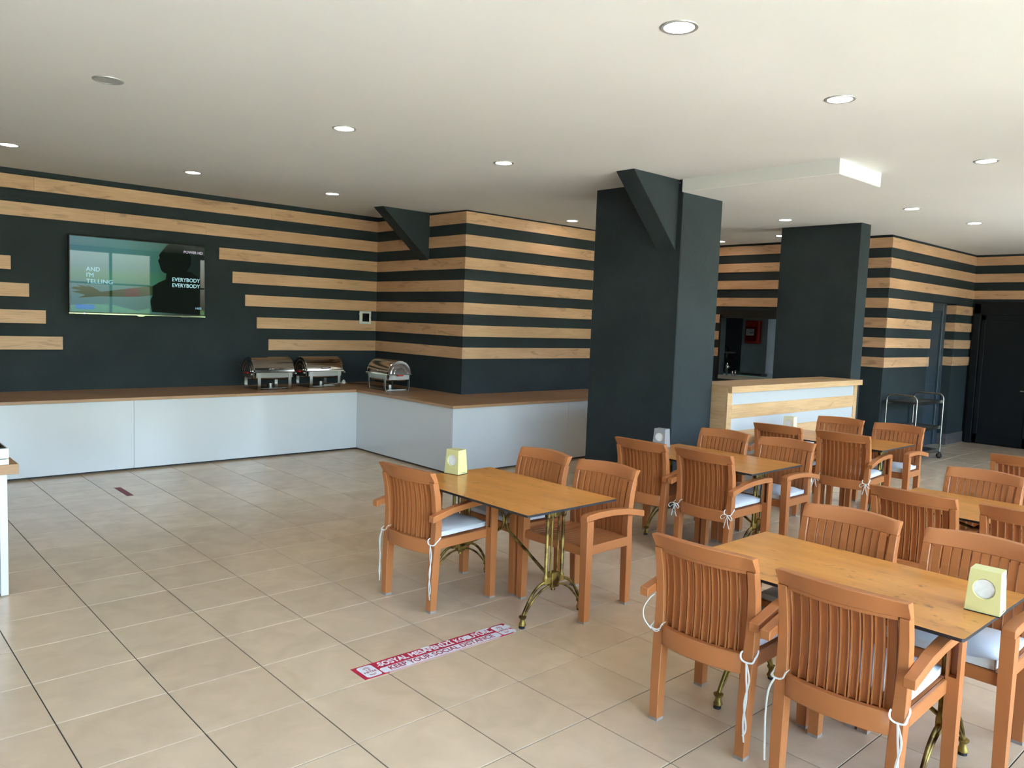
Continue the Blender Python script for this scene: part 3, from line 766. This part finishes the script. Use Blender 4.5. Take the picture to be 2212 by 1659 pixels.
# ------------------------------------------------------------------ napkin dispensers
def dispenser(x, y, rz, mat, label):
    t = thing('napkin_dispenser', label, 'napkin box', (x, y, TH), R_(rz), 'napkin boxes on the tables')
    a, b, a2, b2, hh = .050, .060, .040, .052, .165      # half depth (local x), half width (local y)
    def xf(z): return -(a + (a2 - a) * z / hh)           # front face plane at height z
    m = MB(); n = 24
    # outer shell with a round window cut in the front face (facing local -x)
    cz, r = .094, .039
    hole = []; outer = []
    corners = [(-b, 0), (b, 0), (b2, hh), (-b2, hh)]
    angs = sorted([2 * math.pi * j / n for j in range(n)] + [math.atan2(z - cz, yy) % (2 * math.pi) for yy, z in corners]); n = len(angs)
    for an in angs:
        hole.append((r * math.cos(an), cz + r * math.sin(an)))
        d = Vector((math.cos(an), math.sin(an))); best = 9
        for q in range(4):
            p, s = Vector(corners[q]), Vector(corners[(q + 1) % 4]); e = s - p
            den = d.x * e.y - d.y * e.x
            if abs(den) < 1e-9: continue
            w = p - Vector((0, cz)); tt = (w.x * e.y - w.y * e.x) / den; uu = (w.x * d.y - w.y * d.x) / den
            if tt > 0 and -1e-6 <= uu <= 1 + 1e-6: best = min(best, tt)
        outer.append((d.x * best, cz + d.y * best))
    base = len(m.v)
    m.v += [(xf(z), yy, z) for yy, z in outer] + [(xf(z), yy, z) for yy, z in hole] + [(xf(z) + .006, yy * .93, cz + (z - cz) * .93) for yy, z in hole]
    for j in range(n):
        k = (j + 1) % n
        m.face([base + j, base + k, base + n + k, base + n + j]); m.face([base + n + j, base + n + k, base + 2 * n + k, base + 2 * n + j])
    c = len(m.v)
    m.v += [(-a, -b, 0), (a, -b, 0), (a, b, 0), (-a, b, 0), (-a2, -b2, hh), (a2, -b2, hh), (a2, b2, hh), (-a2, b2, hh)]
    for q in ((0, 1, 2, 3), (4, 7, 6, 5), (0, 4, 5, 1), (1, 5, 6, 2), (2, 6, 7, 3)): m.face([c + i for i in q])
    m.build('shell', mat, t)
    MB().lathe([(.001, .0), (.036, .0), (.036, .003)], 0, 0, 0, 24, 0, 'x').build('napkin_stack', 'napkin', t).location = (xf(cz) + .0062, 0, cz)
    MB().box(-a - .001, a + .001, -b - .001, b + .001, 0, .004).build('base', 'edge', t)
    MB().box(-.012, .030, -b - .0004, -b + .003, .0105, .0125).build('maker_mark', 'edge', t)
    return t
dispenser(3.268, 4.118, 12, 'yellow_box', 'pale yellow napkin box on the table beside the floor sticker')
dispenser(3.352, .925, 4, 'yellow_box', 'large yellow napkin box at the end of the table nearest the glazing')
dispenser(5.50, 4.085, 8, 'silver_box', 'silver napkin box in front of the dark column')
dispenser(7.585, 4.015, 6, 'cream_box', 'cream napkin box in front of the striped bar')

# ------------------------------------------------------------------ chafing dishes
def chafing(x, y, rz, label):
    t = thing('chafing_dish', label, 'chafing dish', (x, y, ZT), R_(rz), 'roll top chafing dishes on the buffet')
    fr_ = MB()
    fr_.box(-.24, .24, -.172, -.168, .150, .212).box(-.24, .24, .168, .172, .150, .212).box(-.262, -.258, -.15, .15, .150, .212).box(.258, .262, -.15, .15, .150, .212)
    fr_.build('frame', 'steel_brushed', t)
    for sx in (1, -1):
        for sy in (1, -1):
            lg = MB(); rings = []
            for z, yy in ((0, .160), (.012, .170), (.06, .178), (.13, .176), (.212, .1735)):
                a = sx * .205
                rings.append([(a - .020, sy * yy, z), (a + .020, sy * yy, z), (a + .020, sy * (yy + .005), z), (a - .020, sy * (yy + .005), z)])
            lg.loft(rings).build('leg', 'steel_brushed', t, smooth=50)
    MB().box(-.20, .20, -.14, .14, .012, .018).box(-.21, -.19, -.16, .16, .006, .012).box(.19, .21, -.16, .16, .006, .012).build('base_shelf', 'steel_brushed', t)
    MB().loft([[(-.23, -.155, .20), (.23, -.155, .20), (.23, .155, .20), (-.23, .155, .20)], [(-.215, -.14, .125), (.215, -.14, .125), (.215, .14, .125), (-.215, .14, .125)]]).build('water_pan', 'steel', t, bevel=.01)
    MB().lathe([(.001, .0), (.04, 0), (.042, .01), (.042, .05), (.02, .056), (.001, .056)], .03, 0, .018, 14).build('burner', 'steel_brushed', t, smooth=40)
    # roll-top lid
    ld = MB(); n = 20
    def ring(x, k, dz=0): return [(x, -.182 * k * math.cos(math.pi * j / n), .218 + .182 * k * math.sin(math.pi * j / n)) for j in range(n + 1)]
    ld.loft([ring(-.268, .80), ring(-.272, .96), ring(-.262, 1.0), ring(-.245, 1.0), ring(-.243, .985), ring(.243, .985), ring(.245, 1.0), ring(.262, 1.0), ring(.272, .96), ring(.268, .80)])
    lo_ = ld.build('lid', 'steel', t, smooth=35)
    for sx in (1, -1):
        er = MB(); pts = [(sx * .272, -.182 * .70 * math.cos(math.pi * j / 14), .225 + .182 * .70 * math.sin(math.pi * j / 14)) for j in range(15)]
        er.tube(pts, .005, 6); pts = [(sx * .270, -.182 * .42 * math.cos(math.pi * j / 14), .225 + .182 * .42 * math.sin(math.pi * j / 14)) for j in range(15)]
        er.tube(pts, .004, 6); er.build('end_ring', 'steel', lo_, smooth=50)
    MB().box(-.275, .275, -.186, -.180, .212, .226).box(-.275, .275, .180, .186, .212, .226).box(-.279, -.273, -.186, .186, .212, .226).box(.273, .279, -.186, .186, .212, .226).build('rim', 'steel', t, bevel=.002)
    MB().tube(spline([(-.055, -.176, .262), (-.052, -.206, .262), (0, -.212, .262), (.052, -.206, .262), (.055, -.176, .262)], 5), .009, 8).build('handle', 'steel', lo_, smooth=50)
    for sx in (1, -1):
        MB().box(min(sx * .279, sx * .310), max(sx * .279, sx * .310), -.165, -.125, .186, .206).build('side_lug', 'steel_brushed', t, bevel=.003)
        MB().box(min(sx * .279, sx * .300), max(sx * .279, sx * .300), -.045, .045, .196, .216).build('red_grip', 'red_plastic', t, bevel=.004)
    return t
chafing(4.345, 9.33, 2, 'steel roll top chafing dish below the step end of the stripes, farthest from the corner')
chafing(5.090, 9.41, 1, 'steel roll top chafing dish in the middle of the three')
chafing(5.725, 8.70, -92, 'steel roll top chafing dish turned end on against the recess wall')
cb_ = MB().tube(spline([(5.13, 9.34, ZT + .0232), (5.22, 9.36, ZT + .0232), (5.295, 9.40, ZT + .0232), (5.34, 9.45, ZT + .010), (5.45, 9.62, ZT + .0055), (5.63, 9.735, ZT + .008)], 6), .005, 6)
tag(cb_.build('power_cable', 'white_plastic', smooth=60), 'white power cable trailing from the middle chafing dish', 'cable')
pt_ = MB().lathe([(.03, 0), (.032, .004), (.026, .03), (.012, .042), (.008, .05)], 5.66, 9.74, ZT, 12)
tag(pt_.build('cable_outlet', 'white_plastic', smooth=40), 'small white cable outlet on the worktop by the corner', 'outlet')
c2 = MB().tube(spline([(5.70, 9.70, ZT + .006), (5.85, 9.45, ZT + .006), (5.80, 9.2, ZT + .006), (5.92, 9.05, ZT + .006), (5.75, 9.0, ZT + .02)], 6), .004, 6)
tag(c2.build('power_cable', 'cable_black', smooth=60), 'black power cable behind the end on chafing dish', 'cable')

# ------------------------------------------------------------------ television
tv = thing('television', 'flat screen television on the dark wall between stripe ends', 'television', (2.962, YB, 2.09))
TVW, TVH = .752, .430
MB().box(-TVW, TVW, -.10, -.055, -TVH, TVH).box(-.35, .35, -.055, -.012, -.25, .25).build('casing', 'tv_body', tv, bevel=.004)
MB().box(-.22, .22, -.012, -.001, -.2, .2).build('wall_mount', 'tv_body', tv)
MB().box(-TVW, TVW, -.106, -.092, -TVH - .012, -TVH).build('chrome_strip', 'steel', tv)
MB().prism([(-.05, -TVH - .010), (.05, -TVH - .010), (.028, -TVH - .022), (-.028, -TVH - .022)], 'y', -.108, -.098).build('logo_bump', 'steel', tv)
MB().box(.46, .56, -.09, -.06, -TVH - .022, -TVH - .002).build('sensor', 'tv_body', tv)
MB().lathe([(.001, -.0015), (.006, 0), (.006, .002)], 0, 0, 0, 10, 0, 'y').build('standby_light', emis('standby_light', (.45, .35, 1), 2), tv).location = (-.60, -.1075, -TVH - .006)
SW, SHh = .738, .417
sm, n, l, b = nodes('screen_picture')
b.inputs['Base Color'].default_value = (.004, .004, .005, 1); b.inputs['Roughness'].default_value = .015; b.inputs['Specular IOR Level'].default_value = .42
tc = n.new('ShaderNodeTexCoord'); sp = n.new('ShaderNodeSeparateXYZ'); l.new(tc.outputs['Object'], sp.inputs[0])
mr = n.new('ShaderNodeMapRange'); mr.inputs[1].default_value = -SW; mr.inputs[2].default_value = SW; l.new(sp.outputs[0], mr.inputs[0])
rp = n.new('ShaderNodeValToRGB'); e = rp.color_ramp.elements
e[0].position = 0; e[0].color = (.075, .19, .225, 1); e[1].position = 1; e[1].color = (.012, .018, .016, 1)
q = e.new(.35); q.color = (.07, .21, .20, 1); q = e.new(.62); q.color = (.05, .15, .12, 1); q = e.new(.80); q.color = (.015, .028, .022, 1)
l.new(mr.outputs[0], rp.inputs[0])
mz = n.new('ShaderNodeMapRange'); mz.inputs[1].default_value = -SHh; mz.inputs[2].default_value = SHh; l.new(sp.outputs[2], mz.inputs[0])
rz_ = n.new('ShaderNodeValToRGB'); e = rz_.color_ramp.elements
e[0].position = 0; e[0].color = (1.1, 1.0, 1.0, 1); e[1].position = 1; e[1].color = (1.15, 1.05, 1.0, 1)
for ps, cl in ((.36, (.95, 1.0, .95, 1)), (.46, (.95, 1.15, .75, 1)), (.55, (.95, 1.1, .8, 1)), (.62, (.9, 1, 1.0, 1))): q = e.new(ps); q.color = cl
l.new(mz.outputs[0], rz_.inputs[0])
mm = n.new('ShaderNodeMixRGB'); mm.blend_type = 'MULTIPLY'; mm.inputs[0].default_value = 1; l.new(rp.outputs[0], mm.inputs[1]); l.new(rz_.outputs[0], mm.inputs[2])
l.new(mm.outputs[0], b.inputs['Emission Color']); b.inputs['Emission Strength'].default_value = .085
scr = MB().box(-SW, SW, -.1015, -.0995, -SHh, SHh).build('screen', sm, tv)
def uv(px, py):            # picture coordinates of the screen image to the television's own plane
    u = (px - 195) / 1790.0; t = 170 + (px - 195) * .0978; b_ = 1170 + (px - 195) * .0419
    return (-SW + 2 * SW * u, SHh - 2 * SHh * (py - t) / (b_ - t))
def shape(name, pts, mat, d=.0004):
    P = [(max(-SW, min(SW, a)), max(-SHh, min(SHh, c))) for a, c in (uv(*p) for p in pts)]
    return MB().prism(P, 'y', -.1015 - d, -.1015).build(name, mat, scr)
def glow(nm, col, st=.09):
    m, n, l, b = nodes(nm); b.inputs['Base Color'].default_value = (.003, .003, .003, 1); b.inputs['Roughness'].default_value = .015; b.inputs['Specular IOR Level'].default_value = .42
    b.inputs['Emission Color'].default_value = (*col, 1); b.inputs['Emission Strength'].default_value = st; return m
dk = glow('picture_dark', (.006, .010, .007)); am = glow('picture_arm', (.030, .060, .022)); rd_ = glow('picture_red', (.075, .035, .028))
tx = glow('picture_text', (.50, .85, .88)); tx2 = glow('picture_text_dim', (.30, .62, .72)); lg_ = glow('picture_logo', (.55, .50, .58)); bl = glow('picture_blue', (.04, .13, .50))
random.seed(3)
hair = [(1565 + 232 * (1 + .06 * random.uniform(-1, 1)) * math.cos(R_(a)), 510 + 215 * (1 + .08 * random.uniform(-1, 1)) * math.sin(R_(a))) for a in range(0, 360, 10)]
shape('picture_hair', hair, dk, .0006)
shape('picture_body', [(1245, 850), (1330, 800), (1430, 760), (1440, 680), (1780, 660), (1980, 800), (1980, 1240), (1240, 1190), (1215, 1040), (1250, 965)], dk)
shape('picture_arm', [(205, 870), (230, 845), (330, 850), (265, 815), (420, 850), (370, 815), (480, 860), (570, 915), (880, 880), (880, 985), (560, 975), (420, 985), (290, 990), (380, 955), (205, 905), (330, 895)], am)
shape('picture_arm_red', [(880, 880), (1060, 862), (1060, 985), (880, 985)], rd_)  # reddish stretch of the arm in the picture
shape('picture_arm_upper', [(1060, 862), (1250, 845), (1250, 967), (1060, 985)], am)
p0 = uv(375, 1112); bp_ = MB().prism([(p0[0] + x, p0[1] + z) for x, z in rrect(-.098, .098, -.026, .026, .02)], 'y', -.1021, -.1015).build('picture_button', bl, scr)
def stext(nm, body, px, py, size, mat, align='LEFT', bold=.0008, sx=1.0):
    p = uv(px, py); return text(nm, body, size, (p[0], -.1023, p[1]), (R_(90), 0, 0), mat, scr, bold, align, sx)
stext('lyric_line', 'AND', 387, 612, .066, tx2); stext('lyric_line', "I'M", 387, 690, .066, tx2); stext('lyric_line', 'TELLING', 387, 772, .066, tx2, sx=1.1)
stext('lyric_line', 'EVERYBODY', 1518, 762, .064, tx, sx=.93); stext('lyric_line', 'EVERYBODY', 1518, 838, .064, tx, sx=.93)
stext('channel_mark', 'POWER HD', 1680, 402, .044, lg_, bold=.0012); stext('clock', '14:02', 1848, 1150, .036, tx2)

# white wall box right of the stripes
bx = thing('wall_box', 'small white framed control box on the stripe by the corner', 'box', (6.035, YB - SD, 1.717))
MB().box(-.094, .094, -.032, -.012, -.092, .092).box(-.085, .085, -.012, -.001, -.085, .085).build('frame', 'white_plastic', bx, bevel=.004)
MB().box(-.052, .060, -.036, -.032, -.058, .060).build('dark_window', 'tv_body', bx, bevel=.002)
MB().box(.086, .102, -.036, -.020, -.010, .012).build('latch', 'edge', bx)
for zz in (.05, -.05): MB().box(-.104, -.092, -.034, -.022, zz - .008, zz + .008).build('hinge', 'white_plastic', bx)

# ------------------------------------------------------------------ downlights
def downlight(x, y, label, lit=True, z=ZC):
    t = thing('downlight', label, 'ceiling light', (x, y, z), group='round recessed ceiling lights' if lit else None)
    MB().lathe([(.068, .002), (.070, -.004), (.086, -.005), (.089, -.001), (.089, .004), (.068, .004)], 0, 0, 0, 28).build('trim_ring', 'lamp_trim', t, smooth=50)
    MB().lathe([(.001, -.003), (.069, -.003), (.069, .003), (.001, .003)], 0, 0, 0, 28).build('lens', 'lamp' if lit else 'lamp_off', t)
    return t
for x, y, lb in ((3.025, 2.27, 'lit round downlight over the table with the large yellow napkin box'), (4.57, 2.24, 'lit round downlight over the gap beside the table without napkin box'),
                 (3.02, 5.26, 'lit round downlight next to the unlit grey one'), (4.59, 5.25, 'lit round downlight between the unlit one row and the dark column'),
                 (1.40, 8.22, 'lit round downlight before the short stripe ends beside the television'), (2.99, 8.20, 'lit round downlight straight in front of the television'),
                 (4.57, 8.20, 'lit round downlight in front of the chafing dishes'), (7.73, 7.40, 'lit round downlight close to the projecting striped wall'),
                 (6.85, 2.15, 'lit round downlight off the bright end of the white ceiling box'), (8.96, 3.50, 'lit round downlight in front of the striped bar'),
                 (10.45, 3.35, 'lit round downlight in front of the striped doorway wall'), (9.07, 5.04, 'lit round downlight above the back of the bar'),
                 (10.80, 7.09, 'tiny lit downlight beside the dark column above the kitchen hatch'), (10.55, 5.91, 'tiny lit downlight at the top of the slim pillar')):
    downlight(x, y, lb, True, ZC if y < 8 else ZC + .0069)
downlight(1.43, 5.33, 'grey unlit round recessed downlight in the ceiling', False)

# ------------------------------------------------------------------ floor markings
st = thing('floor_sticker', 'red and white social distance sticker worn at one end on the tiles', 'sticker', (2.467, 3.192, 0), R_(-.4))
SWi, SHi = .500, .071
def fl(name, poly, mat, z0, z1): return MB().prism(poly, 'z', z0, z1).build(name, mat, st)
random.seed(11)
edge = [(-SWi, -SHi), (SWi - .05, -SHi)] + [(SWi - random.uniform(-.008, .012), -SHi + .142 * i / 6) for i in range(1, 7)]
x = SWi - .05
while x > -SWi + .02: edge.append((x, SHi - random.uniform(0, .004))); x -= .05
edge.append((-SWi, SHi))
fl('backing', edge, 'sticker_red', .0, .0008)
fl('white_band', rrect(-.385, .385, -SHi + .008, -.006, .014), 'sticker_white', .0008, .0012)
fl('edge_line', [(-.36, -SHi + .0005), (.36, -SHi + .0005), (.36, -SHi + .0035), (-.36, -SHi + .0035)], 'sticker_white', .0008, .0012)
for s in (-1, 1):
    fl('distance_plate', rrect(s * .435 - .042, s * .435 + .042, -SHi + .010, SHi - .010, .014), 'sticker_white', .0008, .0012)
    text('distance_text', '1.5\nMETRE', .023, (s * .435, .0, .0014), (0, 0, 0), 'sticker_ink', st, .0004)
    for zz, dr in ((.040, 1), (.031, 1), (-.036, -1), (-.045, -1)):
        cx = s * .435
        fl('chevron', [(cx - .017, zz - dr * .004), (cx, zz + dr * .006), (cx + .017, zz - dr * .004), (cx + .017, zz - dr * .0075), (cx, zz + dr * .0025), (cx - .017, zz - dr * .0075)], 'sticker_ink', .0012, .0016)
text('turkish_line', 'SOSYAL MESAFEN\u0130Z\u0130 KORUYUN', .062, (.0, .0315, .001), (0, 0, 0), 'sticker_white', st, .0020, sx=.80)
text('english_line', 'KEEP YOUR SOCIAL DISTANCE', .056, (.0, -.0345, .0014), (0, 0, 0), 'sticker_ink', st, .0010, sx=.88)
for cx, cy, rx, ry in ((.205, .035, .026, .022), (.335, .062, .050, .010), (-.055, .062, .028, .009), (.475, -.045, .022, .022), (.488, .02, .014, .03), (.36, .018, .02, .006)):
    fl('worn_patch', [(cx + rx * (1 + random.uniform(-.3, .3)) * math.cos(R_(a)), min(SHi - .002, cy + ry * (1 + random.uniform(-.3, .3)) * math.sin(R_(a)))) for a in range(0, 360, 30)], 'sticker_white', .0012, .0017)
fl('scratch', [(-.375, .020), (-.350, .036), (-.348, .033), (-.372, .017)], 'sticker_white', .0012, .0016)
tp = MB().box(-.029, .029, -.21, .21, 0, .0008).build('floor_tape', 'tape'); tp.location = (2.228, 7.846, 0)
tag(tp, 'short dark red tape strip on the tiles before the buffet', 'tape')

# ------------------------------------------------------------------ trolley
tr0 = thing('service_trolley', 'three shelf steel service trolley against the striped wall', 'trolley', (11.64, 4.30, 0))
TX, TY = .485, .20
for sx in (-1, 1):
    p = [(sx * TX, -TY, .10), (sx * TX, -TY, .5), (sx * TX, -TY, .86)]
    for k in range(1, 6): a = R_(90 * k / 5); p.append((sx * TX, -TY + .07 * (1 - math.cos(a)), .86 + .07 * math.sin(a)))
    for k in range(0, 6): a = R_(90 * k / 5); p.append((sx * TX, TY - .07 + .07 * math.sin(a), .93 - .07 * (1 - math.cos(a))))
    p += [(sx * TX, TY, .5), (sx * TX, TY, .10)]
    MB().tube(p, .0135, 10).build('side_frame', 'steel_brushed', tr0, smooth=50)
    for sy in (-1, 1):
        cs = MB().lathe([(.036, -.011), (.040, -.008), (.040, .008), (.036, .011)], sx * TX, sy * TY, .040, 16, 0, 'x')
        wo = cs.build('wheel', 'rubber', tr0, smooth=40)
        MB().lathe([(.018, -.014), (.018, .014)], sx * TX, sy * TY, .040, 12, 0, 'x').box(sx * TX - .018, sx * TX - .015, sy * TY - .014, sy * TY + .014, .03, .10).box(sx * TX + .015, sx * TX + .018, sy * TY - .014, sy * TY + .014, .03, .10).box(sx * TX - .018, sx * TX + .018, sy * TY - .014, sy * TY + .014, .088, .10).build('wheel_fork', 'steel_brushed', wo)
for z in (.12, .455, .825):
    MB().box(-TX, TX, -TY + .012, TY - .012, z - .004, z).box(-TX, TX, -TY + .008, -TY + .012, z - .025, z + .02).box(-TX, TX, TY - .012, TY - .008, z - .025, z + .02).box(-TX + .013, -TX + .017, -TY + .012, TY - .012, z, z + .02).box(TX - .017, TX - .013, -TY + .012, TY - .012, z, z + .02).build('shelf', 'steel_brushed', tr0)

# ------------------------------------------------------------------ kitchen things behind the hatch
kc = thing('kitchen_counter', 'pale glass topped kitchen counter seen through the hatch', 'counter', (12.3, 7.0, 0))
rel(MB().box(11.75, 12.89, 5.3, 8.9, 0, .94), kc).build('body', 'kitchen_wall', kc)
rel(MB().box(11.68, 12.895, 5.28, 8.92, .94, .985), kc).build('glass_top', 'glass_top', kc, bevel=.003)
sc_ = MB().box(-.10, .10, -.20, .20, 0, .022).build('kitchen_scale', 'black', bevel=.004); sc_.location = (12.0, 7.07, .985)
tag(sc_, 'flat black tray lying on the kitchen counter behind the hatch', 'tray')
cmc = thing('coffee_machine', 'black coffee machine on the dark kitchen counter behind the hatch', 'coffee machine', (12.62, 8.12, .985))
MB().box(-.2, .2, -.22, .22, .0, .05).box(-.2, .2, .05, .22, .05, .32).box(-.2, .2, -.22, .22, .22, .32).build('body', 'black', cmc, bevel=.006)
MB().box(-.17, .17, -.19, .19, .32, .345).build('cup_rail', 'steel_brushed', cmc)
MB().tube([(-.1, -.24, .24), (-.1, -.30, .25), (-.1, -.33, .22)], .012, 8).build('handle', 'black', cmc, smooth=50)
MB().tube(spline([(.05, -.1, .33), (.05, -.1, .42), (.0, -.05, .44), (-.1, .05, .42)], 4), .012, 8).build('lever', 'black', cmc, smooth=50)
tpk = thing('beer_tap', 'small chrome tap on the hatch sill', 'tap', (11.38, 7.20, HZ0))
MB().lathe([(.022, 0), (.022, .006), (.009, .012), (.009, .11)], 0, 0, 0, 12).build('stem', 'edge', tpk, smooth=40)
MB().lathe([(.001, .10), (.026, .11), (.036, .135), (.030, .165), (.012, .18), (.010, .20), (.001, .205)], 0, 0, 0, 14).build('head', 'steel', tpk, smooth=40)
for i, (yy, hh) in enumerate(((7.095, .075), (7.045, .082))):
    s_ = MB().lathe([(.014, 0), (.016, .004), (.016, hh * .75), (.011, hh * .82), (.010, hh * .97), (.004, hh)], 0, 0, 0, 12).build('shaker', 'steel', smooth=40)
    s_.location = (11.38, yy, HZ0); tag(s_, ('shorter steel shaker next to the tap on the hatch sill', 'taller steel shaker on the hatch sill')[i], 'shaker', 'steel shakers on the sill')
rb = thing('hose_box', 'red wall box with white notice on the marble kitchen column', 'cabinet', (12.90, 7.625, 1.71))
MB().box(-.12, -.001, -.140, .140, -.21, .205).build('case', plain('red_case', (.62, .03, .015), .35), rb, bevel=.018, seg=2)
MB().box(-.123, -.119, -.105, .120, -.17, .10).build('door', plain('dark_red_door', (.30, .008, .012), .15), rb)
MB().box(-.1255, -.1235, -.055, .105, -.065, .055).build('notice', 'white_plastic', rb)
for zz, a, b_ in ((.035, -.03, .06), (.0, -.045, .04), (-.012, -.045, .045), (-.024, -.045, .03)): MB().box(-.1262, -.1256, a, b_, zz - .003, zz + .003).build('notice_line', 'edge', rb)
MB().prism([(.060 + .026 * math.cos(R_(a)), -.012 + .026 * math.sin(R_(a))) for a in range(-110, 111, 20)] + [(.066 + .018 * math.cos(R_(a)), -.012 + .018 * math.sin(R_(a))) for a in range(100, -101, -20)], 'x', -.1262, -.1256).build('notice_mark', 'edge', rb)
